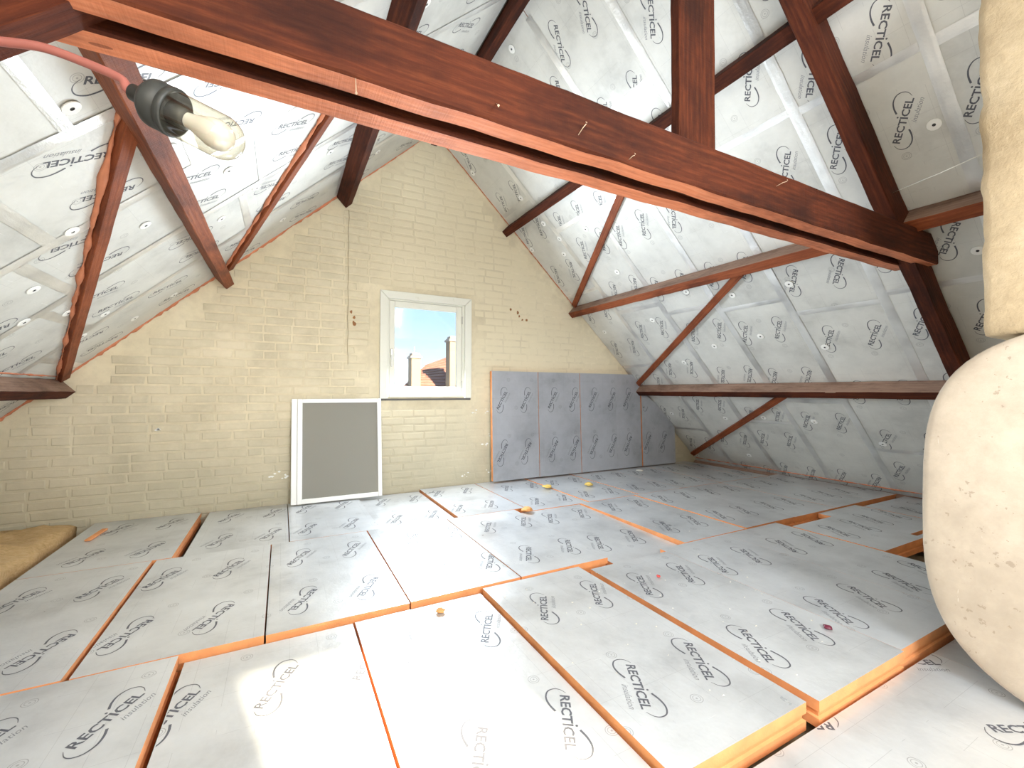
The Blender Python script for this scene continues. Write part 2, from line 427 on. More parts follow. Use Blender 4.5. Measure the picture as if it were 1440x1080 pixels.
# row against the gable
r3 = [(-1.235, -.575, .0), (-.52, .050, -.006), (.055, .64, -.004), (.645, 1.235, -.020), (1.245, 1.845, .001), (1.85, 2.45, .002), (2.455, 3.05, .008), (3.055, 3.65, .011), (3.655, 4.25, .010), (4.255, 4.85, .010), (4.855, 5.10, .010)]
for i, (x0, x1, z) in enumerate(r3):
    fb(x0, x1, 3.267 if i < 5 else 3.16, DW-.01, z, first=-120, lx=(.2, .16, .12, .17, .1, .2, .15, .18, .15, .15, .1)[i], ly=.24)

# ------------------------------------------------------------------ the setting: gable wall with its window opening
WX0, WX1, WZ0, WZ1 = .905, 1.735, .935, 1.945
def wall_bm(y0, y1, ox0, ox1, oz0, oz1):
    bm = bmesh.new()
    zf = lambda x: ZR+.16-abs(x-XR)*math.tan(R(43))
    xl, xr, zb = -2.75, 5.51, -.14
    def col(xa, xb, za, zb_fn_a, zb_fn_b):
        P = [(xa, za), (xb, za), (xb, zb_fn_b), (xa, zb_fn_a)]
        lo = [bm.verts.new((x, y0, z)) for x, z in P]; hi = [bm.verts.new((x, y1, z)) for x, z in P]
        bm.faces.new(lo); bm.faces.new(hi[::-1])
        for k_ in range(4): bm.faces.new((lo[k_], hi[k_], hi[(k_+1) % 4], lo[(k_+1) % 4]))
    col(xl, ox0, zb, zf(xl), zf(ox0)); [col(a, b, zb, zf(a), zf(b)) for a, b in ([(ox1, XR), (XR, xr)] if ox1 < XR else [(ox1, xr)])]
    xs = sorted({ox0, min(max(XR, ox0), ox1), ox1})
    for a, b in zip(xs, xs[1:]):
        col(a, b, zb, oz0, oz0); col(a, b, oz1, zf(a), zf(b))
    bmesh.ops.recalc_face_normals(bm, faces=bm.faces[:])
    return bm
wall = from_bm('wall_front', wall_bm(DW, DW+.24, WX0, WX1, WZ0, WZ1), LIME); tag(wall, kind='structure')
# bricks under the limewash, each standing a little proud of its joints
BW, BH, JX, JZ = .208, .062, .014, .0145
cands = []
row = 0; z = -.02
while z < 3.6:
    x = -2.6 + (0 if row % 2 else .111)+random.uniform(-.012, .012)
    while x < 5.3:
        w = BW if random.random() > .16 else BW*.48
        x1 = x+w; top = ZR-.03-max(abs(x-XR), abs(x1-XR))*math.tan(R(43))
        if z+BH < top and not (x1 > .82 and x < 1.83 and z+BH > .88 and z < 2.01):
            dist = math.hypot(x+w/2, DW)
            vis = (x > -2.4) and z > -.02 and not (x > 1.98 and z < 1.10)
            smooth = min(1, max(0, (x+w/2-.6)/1.4)) if z > .9 else min(1, max(0, (x-.4)/1.0))
            cands.append((dist if vis else 99, x, z, w, smooth))
        x = x1+JX+random.uniform(-.002, .003)
    z += BH+JZ; row += 1
cands.sort()
def brick_geo(bm, x, z, w, depth, jig):
    j = lambda a: random.uniform(-a, a)
    P = [(x+j(jig), z+j(jig)), (x+w+j(jig), z+j(jig)), (x+w+j(jig), z+BH+j(jig)), (x+j(jig), z+BH+j(jig))]
    b = [bm.verts.new((p[0], 0.0, p[1])) for p in P]
    cx, cz = x+w/2, z+BH/2; c_ = .007
    t = [bm.verts.new((p[0]+math.copysign(c_, cx-p[0]), -depth+j(depth*.25), p[1]+math.copysign(c_, cz-p[1]))) for p in P]
    bm.faces.new(t)
    for k_ in range(4): bm.faces.new((b[k_], b[(k_+1) % 4], t[(k_+1) % 4], t[k_]))
variants = {}
for idx, (dist, x, z, w, sm) in enumerate(cands[:300]):
    key = (w < .15, random.randrange(5))
    if key not in variants:
        bm = bmesh.new(); brick_geo(bm, 0, 0, w, .0045, .0035); bmesh.ops.recalc_face_normals(bm, faces=bm.faces[:])
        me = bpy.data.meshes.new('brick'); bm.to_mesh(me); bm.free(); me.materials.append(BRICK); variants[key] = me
    o = bpy.data.objects.new('brick', variants[key]); COL.objects.link(o); o.parent = wall
    o.location = (x, DW+.0002, z); o.scale = (1, 1.15-.8*sm, 1); o.rotation_euler = (0, random.uniform(-.012, .012), 0)
bm = bmesh.new()
for dist, x, z, w, sm in cands[300:]: brick_geo(bm, x, z, w, .0045*(1.15-.95*sm), .0035)
for v in bm.verts: v.co.y += DW+.0002
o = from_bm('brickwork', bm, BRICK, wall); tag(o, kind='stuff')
# flaked paint and stains on the wall: thin flakes of render
bm = bmesh.new()
for (x, z) in ((-.86, .69), (.23, .90), (-.05, .26), (.02, .23), (1.85, .78), (1.99, .78), (2.05, .52), (1.75, .1), (2.03, .12), (.30, .83), (.28, .77), (1.98, .42)):
    for q in range(4):
        a = x+random.uniform(-.04, .04); b = z+random.uniform(-.025, .025); s = random.uniform(.004, .012)
        vv = [bm.verts.new((a+s*math.cos(t)*random.uniform(.6, 1.8), DW-.008, b+s*math.sin(t)*random.uniform(.4, 1.2))) for t in (0, 1.2, 2.4, 3.6, 4.9)]
        v2 = [bm.verts.new((v.co.x, DW+.001, v.co.z)) for v in vv]
        bm.faces.new(vv)
        for k_ in range(5): bm.faces.new((vv[k_], v2[k_], v2[(k_+1) % 5], vv[(k_+1) % 5]))
o = from_bm('plaster_flakes', bm, plain('white_flake', (.85, .85, .82), .7), wall); tag(o, kind='stuff')
RUST = plain('rust', (.33, .15, .06), .9)
bm = bmesh.new()
for (x, z) in ((.575, 1.75), (.60, 1.70), (.595, 1.66), (.605, 1.64), (2.29, 1.93), (2.38, 1.90), (2.40, 1.86), (2.44, 1.82), (2.50, 1.825)):
    s = random.uniform(.012, .02)
    vv = [bm.verts.new((x+s*math.cos(t)*random.uniform(.5, 1), DW-.009, z+s*math.sin(t)*random.uniform(.5, 1.3))) for t in (0, 1, 2, 3, 4, 5.2)]
    v2 = [bm.verts.new((v.co.x, DW+.001, v.co.z)) for v in vv]; bm.faces.new(vv)
    for k_ in range(6): bm.faces.new((vv[k_], v2[k_], v2[(k_+1) % 6], vv[(k_+1) % 6]))
o = from_bm('rust_marks', bm, RUST, wall); tag(o, kind='stuff')

# rear gable behind the camera with its own window opening (sun comes in here)
rear = from_bm('wall_back', wall_bm(YB-.24, YB, .62, 1.40, .92, 2.18), LIME); tag(rear, kind='structure')

# ------------------------------------------------------------------ front window
PAINT = M('old_white_paint'); _n = PAINT.noise(12, 5, .7); _n2 = PAINT.noise(3, 4)
PAINT.set(Base_Color=PAINT.mix(PAINT.ramp(_n, [(.62, (0, 0, 0)), (.78, (.6, .6, .6))]), (.80, .79, .70), (.60, .56, .44)), Roughness=.55); PAINT.bump(_n, .25, .003); PAINT = PAINT.m
win = empty('window_1', (1.32, DW, 1.44)); tag(win, kind='structure')
def wpart(name, b, mat=PAINT, bev=.004):
    o = boxobj(name, b, mat, None, bev); o.parent = win; o.matrix_parent_inverse = win.matrix_world.inverted(); return o
bpy.context.view_layer.update()
def casing(P):
    bm = bmesh.new()
    a = [bm.verts.new((x, DW-.028, z)) for x, z in P]; b = [bm.verts.new((x, DW+.0, z)) for x, z in P]
    bm.faces.new(a); bm.faces.new(b[::-1])
    for k_ in range(4): bm.faces.new((a[k_], b[k_], b[(k_+1) % 4], a[(k_+1) % 4]))
    bmesh.ops.recalc_face_normals(bm, faces=bm.faces[:]); bevel(bm, .003)
    o = from_bm('casing', bm, PAINT); o.parent = win; o.matrix_parent_inverse = win.matrix_world.inverted()
casing([(.840, .925), (.915, .925), (.915, 1.915), (.840, 1.990)])
casing([(.842, 1.992), (1.800, 1.992), (1.725, 1.917), (.917, 1.917)])
casing([(1.727, .925), (1.802, .925), (1.802, 1.990), (1.727, 1.915)])
wpart('frame_stile', (.906, .935, DW+.004, DW+.09, .936, 1.944)); wpart('frame_stile', (1.705, 1.734, DW+.004, DW+.09, .936, 1.944))
wpart('frame_head', (.936, 1.704, DW+.004, DW+.09, 1.905, 1.944)); wpart('sill', (.936, 1.704, DW-.012, DW+.12, .936, .968))
wpart('sash_stile', (.937, .990, DW+.012, DW+.05, .970, 1.903)); wpart('sash_stile', (1.645, 1.703, DW+.012, DW+.05, .970, 1.903))
wpart('sash_rail', (.991, 1.644, DW+.012, DW+.05, 1.842, 1.903)); wpart('sash_rail', (.991, 1.644, DW+.012, DW+.05, .970, 1.045))
wpart('sill_joint', (.85, 1.80, DW-.010, DW+.0, .905, .9235), plain('dark_joint', (.13, .12, .11), .9), .002)
GL = M('window_glass'); t_ = GL.t
tr = GL.n('ShaderNodeBsdfTransparent'); gs = GL.n('ShaderNodeBsdfGlossy'); df = GL.n('ShaderNodeBsdfDiffuse'); mx = GL.n('ShaderNodeMixShader'); m2 = GL.n('ShaderNodeMixShader')
gs.inputs['Roughness'].default_value = .05; df.inputs[0].default_value = (.85, .88, .9, 1)
ds = GL.ramp(GL.noise(40, 5, .8), [(.55, (.02, .02, .02)), (.8, (.22, .22, .22))])
GL.l(ds, mx.inputs[0]); GL.l(tr.outputs[0], mx.inputs[1]); GL.l(df.outputs[0], mx.inputs[2])
m2.inputs[0].default_value = .05; GL.l(mx.outputs[0], m2.inputs[1]); GL.l(gs.outputs[0], m2.inputs[2]); GL.l(m2.outputs[0], GL.out.inputs[0])
wpart('pane', (.985, 1.650, DW+.028, DW+.032, 1.04, 1.848), GL.m, 0)
METAL = plain('dull_metal', (.55, .54, .50), .4, .8)
hd = wpart('handle', (.952, .966, DW-.006, DW+.010, 1.24, 1.36), METAL, .003); wpart('handle', (.948, .972, DW+.000, DW+.012, 1.33, 1.42), METAL, .003)
wpart('hinge', (1.698, 1.712, DW-.002, DW+.012, 1.72, 1.80), METAL, .002); wpart('hinge', (1.698, 1.712, DW-.002, DW+.012, 1.03, 1.11), METAL, .002)

# ------------------------------------------------------------------ the setting: ceiling (both roof slopes)
bm = bmesh.new()
DECK = .075
for side in (1, -1):
    n = Vector((side*SN, 0, CS)); t = Vector((side*CS, 0, -SN)); o0 = Vector((XR, 0, ZR))
    for (ya, yb_) in ((YB, DW),):
        Pq = [o0+n*DECK, o0+n*DECK+t*5.72, o0+n*(DECK+.08)+t*5.72, o0+n*(DECK+.08)]
        Pq[0] = Vector((XR, 0, ZR+DECK/CS)); Pq[3] = Vector((XR, 0, ZR+(DECK+.08)/CS))
        a = [bm.verts.new((p.x, ya, p.z)) for p in Pq]; b = [bm.verts.new((p.x, yb_, p.z)) for p in Pq]
        bm.faces.new(a); bm.faces.new(b)
        for k_ in range(4): bm.faces.new((a[k_], b[k_], b[(k_+1) % 4], a[(k_+1) % 4]))
bmesh.ops.recalc_face_normals(bm, faces=bm.faces[:])
ceil = from_bm('ceiling', bm, plain('roof_decking', (.45, .42, .36), .8)); tag(ceil, kind='structure')

def slope(side, y, t, depth=0.0):
    """point on a roof slope: y along the ridge, t down the slope, depth into the room"""
    return Vector((XR+side*CS*t-side*SN*depth, y, ZR-SN*t-CS*depth))
def rboard(side, ya, yb_, ta, tb, logos=True, first=-120, lx=.16, ly=.30, dep=0.0):
    w = yb_-ya-.005; l = tb-ta-.005
    if side > 0: m4 = basis(slope(1, ya+.0025, ta+.0025, dep), (0, 1, 0), (CS, 0, -SN), (-SN, 0, -CS))
    else: m4 = basis(slope(-1, yb_-.0025, ta+.0025, dep), (0, -1, 0), (-CS, 0, -SN), (SN, 0, -CS))
    rows = []
    if logos:
        rows = logo_rows(w, l, first, lx, ly, dy=max(.58, (l-.6) if l < 1.5 else .62))
    board(ceil, m4, w, l, .06, FOIL_L, rows)
def tape(side, ya, ta, yb_, tb, wd=.055):
    a = slope(side, ya, ta, .0015); b = slope(side, yb_, tb, .0015); d = b-a; L = d.length
    if L < .05: return
    nrm = Vector((-side*SN, 0, -CS)); s = nrm.cross(d.normalized())
    bm = bmesh.new(); n = max(2, int(L/.06)); ph = random.uniform(0, 50)
    rows = []
    for i in range(n+1):
        p = a+d*(i/n); q = []
        for k_, off in enumerate((-1, -.5, 0, .5, 1)):
            h = .0006*noise.noise(Vector((i*.7+ph, k_*1.3, 0)))+.0008
            e_ = .003*noise.noise(Vector((i*.9+ph, 7+k_, 0))) if abs(off) == 1 else 0
            q.append(bm.verts.new(p+s*(off*wd/2+e_)+nrm*(h if abs(off) < 1 else 0)))
        rows.append(q)
    for a_, b_ in zip(rows, rows[1:]):
        for k_ in range(4): bm.faces.new((a_[k_], a_[k_+1], b_[k_+1], b_[k_]))
    bmesh.ops.recalc_face_normals(bm, faces=bm.faces[:])
    from_bm('seam_tape', bm, TAPE, ceil)
colsR = [(-1.49, -.32, [0, 2.8, 5.6]), (-.32, .27, [0, 1.2, 2.9, 4.4, 5.6]), (.27, .85, [0, 1.65, 2.95, 4.3, 5.6]), (.85, 1.43, [0, .62, 1.64, 3.0, 4.22, 5.6]), (1.43, 2.03, [0, 1.62, 3.06, 4.75, 5.6]), (2.03, 2.60, [0, .99, 2.90, 4.10, 5.6]), (2.60, 3.17, [0, 1.56, 2.82, 4.45, 5.6]), (3.17, 3.78, [0, 1.54, 2.68, 3.9, 5.6]), (3.78, 4.375, [0, 1.1, 2.3, 3.5, 4.7, 5.6])]
colsL = [(-1.49, .13, [0, 2.8, 5.6]), (.13, .73, [0, 1.3, 2.6, 3.9, 5.6]), (.73, 1.33, [0, 1.6, 2.75, 3.95, 5.6]), (1.33, 1.93, [0, 1.52, 2.74, 3.95, 5.6]), (1.93, 2.53, [0, 1.2, 2.39, 3.07, 4.3, 5.6]), (2.53, 3.11, [0, .85, 2.05, 3.22, 4.45, 5.6]), (3.11, 3.75, [0, 1.0, 2.2, 3.39, 4.6, 5.6]), (3.75, 4.375, [0, 1.3, 2.5, 3.7, 4.9, 5.6])]
for side, cols in ((1, colsR), (-1, colsL)):
    for ci, (ya, yb_, br) in enumerate(cols):
        for i, (ta, tb) in enumerate(zip(br, br[1:])):
            if ta == 0: ta = .07
            l = tb-ta
            ly = .30 if l > .8 else l/2
            if ta < .1: ly = (l-.9) if l > 1.1 else .35; first = 60
            else: first = -120
            if side < 0: ly = .38; first = (60, -120)[(ci+i) % 2]
            vis = ya > .2
            rboard(side, ya, yb_, ta, tb, vis, first, (.13, .17, .15, .18)[(ci+i) % 4], ly, random.uniform(-.003, 0))
            if vis and i > 0: tape(side, ya+.03, br[i], yb_-.03, br[i], random.choice((.045, .055)))
        if ya > .2: tape(side, ya, .15, ya, 5.5, .06)

# plastic plate washers fixing the boards
bm = bmesh.new()
for k_, (rad, z) in enumerate(((.029, 0), (.029, .002), (.024, .0036), (.007, .0036), (.005, .0015))):
    pass
prof = [(.030, 0), (.029, .003), (.012, .0045), (.0075, .0045), (.006, .001)]
rg = [[bm.verts.new((rad*math.cos(2*math.pi*i/14), rad*math.sin(2*math.pi*i/14), z)) for i in range(14)] for rad, z in prof]
for ai, (a, b) in enumerate(zip(rg, rg[1:])):
    for i in range(14):
        fc = bm.faces.new((a[i], a[(i+1) % 14], b[(i+1) % 14], b[i])); fc.material_index = 1 if ai == 3 else 0
bm.faces.new(rg[-1]).material_index = 1
WMESH = bpy.data.meshes.new('plate_washer'); bm.to_mesh(WMESH); bm.free(); WMESH.materials.append(WHITE); WMESH.materials.append(DARK)
def washer(side, y, t):
    o = bpy.data.objects.new('plate_washer', WMESH); COL.objects.link(o); o.parent = ceil
    n = Vector((-side*SN, 0, -CS)); X = Vector((0, 1, 0)); o.matrix_world = basis(slope(side, y, t, .0006), X, n.cross(X), n)
for y, t in [(1.72, 2.33), (1.82, 2.69), (2.29, 2.47), (2.75, 2.25), (2.79, 2.50), (2.82, 2.74), (3.3, 2.37), (3.16, 2.10), (2.51, 2.98), (2.82, 3.29), (3.3, 3.34), (3.09, 3.47), (3.66, 3.26), (3.79, 3.46), (3.75, 2.1), (4.05, 1.9), (4.1, 3.2), (4.15, 2.9), (3.3, 1.5), (2.2, 1.0), (2.3, .5), (3.9, .9)]: washer(-1, y, t)
for y, t in [(4.29, .55), (3.9, 1.06), (3.86, 1.40), (3.8, 1.62), (4.32, 1.58), (3.9, 1.79), (3.39, 1.66), (3.39, 2.20), (3.6, 2.0), (2.88, .18), (2.8, 2.62), (2.41, 2.76), (1.94, 2.77), (2.39, 3.25), (2.89, 3.31), (3.38, 3.5), (1.94, 3.44), (3.39, 2.86), (.93, 2.81), (.92, 2.02), (2.39, 4.4), (2.89, 4.38), (3.37, 4.43), (3.59, 4.74), (1.92, 4.66), (4.28, 5.30), (3.42, 5.13), (4.2, 2.9), (4.15, 4.4), (1.2, 4.4)]: washer(1, y, t)

# orange expanding foam squeezed out along roof edges
def foam_line(name, p0, p1, rad, nrm, seed, n=60, parent=ceil):
    bm = bmesh.new(); p0, p1 = Vector(p0), Vector(p1); pts, rr = [], []
    for i in range(n+1):
        q = p0.lerp(p1, i/n); nn = noise.noise(Vector((i*.45, seed, 0)))
        q += Vector(nrm)*nn*rad*.5; pts.append(q); rr.append(rad*max(.25, .75+1.0*noise.noise(Vector((i*.62, seed+9, 3)))))
    tube(bm, pts, rr, 7)
    for v in bm.verts: v.co += Vector([random.uniform(-1, 1)*rad*.22 for _ in range(3)])
    o = from_bm(name, bm, PU, parent, True); tag(o, kind='stuff'); return o
foam_line('expanding_foam', slope(-1, DW-.008, 1.3, .0), slope(-1, DW-.008, 4.3, .0), .016, (0, -1, 0), 1.3, 110)
foam_line('expanding_foam', slope(-1, DW-.008, .1, .0), slope(-1, DW-.008, 1.3, .0), .008, (0, -1, 0), 2.3, 40)
foam_line('expanding_foam', slope(1, DW-.008, .1, .0), slope(1, DW-.008, 2.4, .0), .008, (0, -1, 0), 4.1, 80)
foam_line('expanding_foam', slope(1, 1.0, 5.37, .0), slope(1, 4.35, 5.37, .0), .009, (0, -1, 0), 6.7, 90)
foam_line('expanding_foam', slope(-1, 1.25, 3.83, .0), slope(-1, 4.35, 3.83, .0), .007, (0, 0, -1), 8.7, 60)

# eave timber under the right slope
def timber(name, p0, p1, w, h, side_dir, mat, parent=None, jit=.0025, seg=.08, bev=.004, xoff=None):
    """squared timber from p0 to p1; w across side_dir, h the third way; built in its own frame so grain follows it"""
    p0, p1 = Vector(p0), Vector(p1); X = (p1-p0).normalized(); L = (p1-p0).length
    Y = Vector(side_dir); Y = (Y-X*Y.dot(X)).normalized(); Z = X.cross(Y)
    bm = bmesh.new(); n = max(3, int(L/seg)); ph = random.uniform(0, 90)
    sec = [(-w/2+bev, -h/2), (w/2-bev, -h/2), (w/2, -h/2+bev), (w/2, h/2-bev), (w/2-bev, h/2), (-w/2+bev, h/2), (-w/2, h/2-bev), (-w/2, -h/2+bev)]
    rings = []
    for i in range(n+1):
        x = L*i/n; ring = []
        for k_, (a, b) in enumerate(sec):
            ja = jit*noise.noise(Vector((x*6+ph, k_//2*3.1, 1))); jb = jit*noise.noise(Vector((x*6+ph, k_//2*3.1, 8)))
            ring.append(bm.verts.new((x, a+ja, b+jb)))
        rings.append(ring)
    for a, b in zip(rings, rings[1:]):
        for k_ in range(8): bm.faces.new((a[k_], a[(k_+1) % 8], b[(k_+1) % 8], b[k_]))
    bm.faces.new(rings[0][::-1]); bm.faces.new(rings[-1])
    bmesh.ops.recalc_face_normals(bm, faces=bm.faces[:])
    o = from_bm(name, bm, mat, parent); m4 = basis(p0, X, Y, Z)
    o.matrix_world = m4
    return o

# ------------------------------------------------------------------ roof timbers
TF = 1.085       # front face of the truss
ZT, ZB = 1.920, 1.750
def tie(y0, y1, xa, xb, zt=ZT, zb=ZB, nm='tie_beam', mat=WOOD):
    return timber(nm, (xa, (y0+y1)/2, (zt+zb)/2), (xb, (y0+y1)/2, (zt+zb)/2), y1-y0, zt-zb, (0, 1, 0), mat, None, .005, .07, .006)
o = tie(TF, TF+.072, -.66, 3.40)
UNDER_LIT = wood_mat('bounce_lit_wood', (.36, .10, .045), (.62, .21, .10), (.74, .33, .19))  # beam wood lightened: light bounced off the floor is painted into the colour
def paint_lit_under(t_):
    t_.data.materials.append(UNDER_LIT)
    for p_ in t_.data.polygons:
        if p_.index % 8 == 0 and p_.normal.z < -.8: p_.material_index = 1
paint_lit_under(o); tag(o, 'thick dark red-brown tie beam crossing the whole picture, front one of the pair', 'beam')
# rounded outer end of the front member and two hanging nails are parts
bm = bmesh.new()
o.name = 'tie_beam'
o2 = tie(TF+.118, TF+.195, -.60, 3.36, ZT-.02, ZB); paint_lit_under(o2); tag(o2, 'rear tie beam showing only its brightly lit rough underside below the thick front beam', 'beam')
STEEL = plain('old_nail', (.55, .42, .30), .5, .6)
def nail(parent, p, d, L=.035, rad=.0013):
    bm = bmesh.new(); p = Vector(p); d = Vector(d).normalized(); tube(bm, [p-d*.004, p+d*L*.6, p+d*L+Vector((0, 0, -.004))], rad, 6); tube(bm, [p+d*L, p+d*(L+.002)], rad*2.4, 8)
    n_ = from_bm('nail', bm, STEEL); n_.parent = parent; n_.matrix_parent_inverse = parent.matrix_world.inverted()
bpy.context.view_layer.update()
nail(o, (.149, TF+.008, 1.752), (.0, -.3, -1), .045); nail(o, (.52, TF-.002, 1.80), (-.3, -1, -.8), .045); nail(o, (.80, TF-.002, 1.79), (.25, -.5, .6), .04)
nail(o, (1.01, TF-.002, 1.77), (.4, -.6, .5), .02); nail(o, (1.82, TF-.002, 1.86), (.4, -.6, .3), .04)

post = timber('king_post', (1.435, TF+.095, 1.78), (1.435, TF+.095, ZR-.25), .045, .205, (0, 1, 0), WOOD, None, .003)
post.name = 'king_post'; tag(post, 'upright dark red-brown king post rising from the middle of the tie beam', 'beam')
for side, lab in ((1, 'steep dark rafter on the right rising behind the outer end of the tie beam'), (-1, 'rafter end in the top left corner, joined to the left end of the tie beam')):
    rf = timber('principal_rafter', slope(side, TF+.085, .30, .095 if side > 0 else .165), slope(side, TF+.085, 5.2 if side > 0 else 5.0, .095 if side > 0 else .165), .08, .15, (0, 1, 0), WOOD, None, .005)
    tag(rf, lab, 'beam')
ridge = timber('ridge_beam', (XR, YB+.02, ZR-.085), (XR, DW-.004, ZR-.085), .07, .12, (1, 0, 0), WOOD, None, .003); tag(ridge, 'short visible length of ridge beam running back above the tie beam', 'beam')
PURL = {(1, 1.245): ('slim reddish purlin highest on the right slope, meeting the gable high above the leaning boards', WOOD),
        (1, 2.485): ('middle purlin on the right slope with a dusty grey upper side', WOOD2),
        (1, 3.885): ('lowest purlin of the right slope, level with the top of the leaning boards', WOOD),
        (-1, 1.255): ('upper left purlin hanging down to the gable left of the wall string', WOOD),
        (-1, 2.545): ('broad reddish purlin behind the glass lamp on the left slope', WOOD2),
        (-1, 3.895): ('lowest left purlin, only its end seen at the left picture edge', WOOD)}
for (side, t), (lab, mat) in PURL.items():
    # room-facing side w along the slope, depth into the room
    w, dep = .078, .125
    p = timber('purlin', slope(side, YB+.02 if (side, t) != (1, 1.245) else .64, t, dep/2), slope(side, DW-.004, t, dep/2), w, dep, (CS*side, 0, -SN), mat, None, .003)
    if t > 2:
        p.data.materials.append(WOODG)
        for f_ in p.data.polygons:
            if (p.matrix_world.to_3x3() @ f_.normal).dot(Vector((CS*side, 0, -SN))) < -.9: f_.material_index = 1
    tag(p, lab, 'beam', 'purlins along the roof slopes')
BR = [(1, 2.60, 1.44, 4.33, 2.42, 'brace on the right slope slanting down from beneath the tie beam'),
      (1, 2.22, 2.56, 4.33, 3.82, 'brace slanting from the middle right purlin to the top right corner of the leaning boards'),
      (1, 2.42, 3.95, 4.33, 5.26, 'lowest brace on the right slope, reaching down to the floor corner'),
      (-1, 2.25, 1.33, 4.33, 2.46, 'thin brace on the left slope between the lamp and the window'),
      (-1, 1.84, 2.49, 4.33, 3.83, 'foam-edged brace at far left, hanging below the broad purlin'),
      (-1, 2.60, 3.97, 4.33, 5.2, 'small brace end below the lowest left purlin at the picture edge')]
for i, (side, ya, ta, yb_, tb, lab) in enumerate(BR):
    a, b = slope(side, ya, ta, .018), slope(side, yb_, tb, .018)
    br_ = timber('wind_brace', a, b, .034, .062, (-side*SN, 0, -CS), WOOD2, None, .002, .1, .003)
    tag(br_, lab, 'beam', 'diagonal braces on the roof slopes')
    if side < 0:
        for off in (-.038, .036):
            n_ = Vector((-side*SN, 0, -CS)); d = (b-a).normalized(); s = n_.cross(d)*off
            bm = bmesh.new(); N = 60; pts = [a.lerp(b, k_/N)+s-n_*.012 for k_ in range(N+1)]
            rr = [max(.002, .009+.016*noise.noise(Vector((k_*.35, off*100, i)))) for k_ in range(N+1)]
            tube(bm, pts, rr, 7)
            for v in bm.verts: v.co += Vector([random.uniform(-.003, .003) for _ in range(3)])
            fo = from_bm('expanding_foam', bm, PU); bpy.context.view_layer.update(); fo.parent = br_; fo.matrix_parent_inverse = br_.matrix_world.inverted(); tag(fo, kind='stuff')
ev = timber('trim_1', slope(1, .2, 5.44, .05), slope(1, DW-.01, 5.44, .05), .09, .05, (CS, 0, -SN), WOODG, None, .003); tag(ev, kind='structure')

# ------------------------------------------------------------------ chimney: rendered rounded body with a flue above
ch = empty('chimney_breast', (2.6, .1, -.05)); tag(ch, 'pale rendered chimney with rounded bulging lower body at right edge', 'chimney')
bpy.context.view_layer.update()
def chpart(name, bm, mat):
    o = from_bm(name, bm, mat, None, True); o.parent = ch; o.matrix_parent_inverse = ch.matrix_world.inverted(); return o
bm = bmesh.new()
yc, zc, hy, hz, nn = .085, .582, .668, .650, 3.3
NP = 72
secs = [(2.150, .90), (2.152, .955), (2.160, .982), (2.175, .995), (2.20, 1.0), (2.85, 1.0)]
rings = []
for xx, s in secs:
    ring = []
    for k_ in range(NP):
        a = 2*math.pi*k_/NP; ca, sa = math.cos(a), math.sin(a)
        yy = math.copysign(abs(ca)**(2/nn), ca); zz = math.copysign(abs(sa)**(2/nn), sa)
        bul = .012*noise.noise(Vector((yy*1.6, zz*1.6, xx)))
        ring.append(bm.verts.new((xx+bul, yc+hy*yy*s, zc+hz*zz*(s*.5+.5 if s < 1 else 1))))
    rings.append(ring)
for a, b in zip(rings, rings[1:]):
    for k_ in range(NP): bm.faces.new((a[k_], b[k_], b[(k_+1) % NP], a[(k_+1) % NP]))
cur = rings[0]
for s in (.8, .6, .4, .2):
    nx = []
    for k_ in range(NP):
        v0 = rings[0][k_].co; nx.append(bm.verts.new((2.148+.010*noise.noise(Vector((v0.y*2*s, v0.z*2*s, 5))), yc+(v0.y-yc)*s, zc+(v0.z-zc)*s)))
    for k_ in range(NP): bm.faces.new((cur[k_], cur[(k_+1) % NP], nx[(k_+1) % NP], nx[k_]))
    cur = nx
bm.faces.new(cur[::-1]); bm.faces.new(rings[-1])
bmesh.ops.recalc_face_normals(bm, faces=bm.faces[:])
chpart('rounded_body', bm, CHIM)
bm = bmesh.new()
yw, zz0, zz1 = .590, 1.20, 3.05
def rough_pt(y, z, x): return (x+.010*noise.noise(Vector((y*9, z*9, 2))), y+.010*noise.noise(Vector((x*9, z*13, 4)))+.006*noise.noise(Vector((x*30, z*40, 4))), z)
prof = [(2.90, yw), (2.66, yw), (2.42, yw), (2.24, yw), (2.205, yw-.006), (2.19, yw-.03), (2.188, yw-.15), (2.188, yw-.35), (2.188, yw-.6), (2.188, -.42), (2.90, -.42)]
NZ = 60; rows = []
for i in range(NZ+1):
    z = zz0+(zz1-zz0)*i/NZ
    rows.append([bm.verts.new(rough_pt(y, z, x)) for x, y in prof])
for a, b in zip(rows, rows[1:]):
    for k_ in range(len(prof)-1): bm.faces.new((a[k_], a[k_+1], b[k_+1], b[k_]))
    bm.faces.new((a[-1], a[0], b[0], b[-1]))
bm.faces.new(rows[0][::-1]); bm.faces.new(rows[-1])
bmesh.ops.recalc_face_normals(bm, faces=bm.faces[:])
chpart('flue', bm, FLUE)

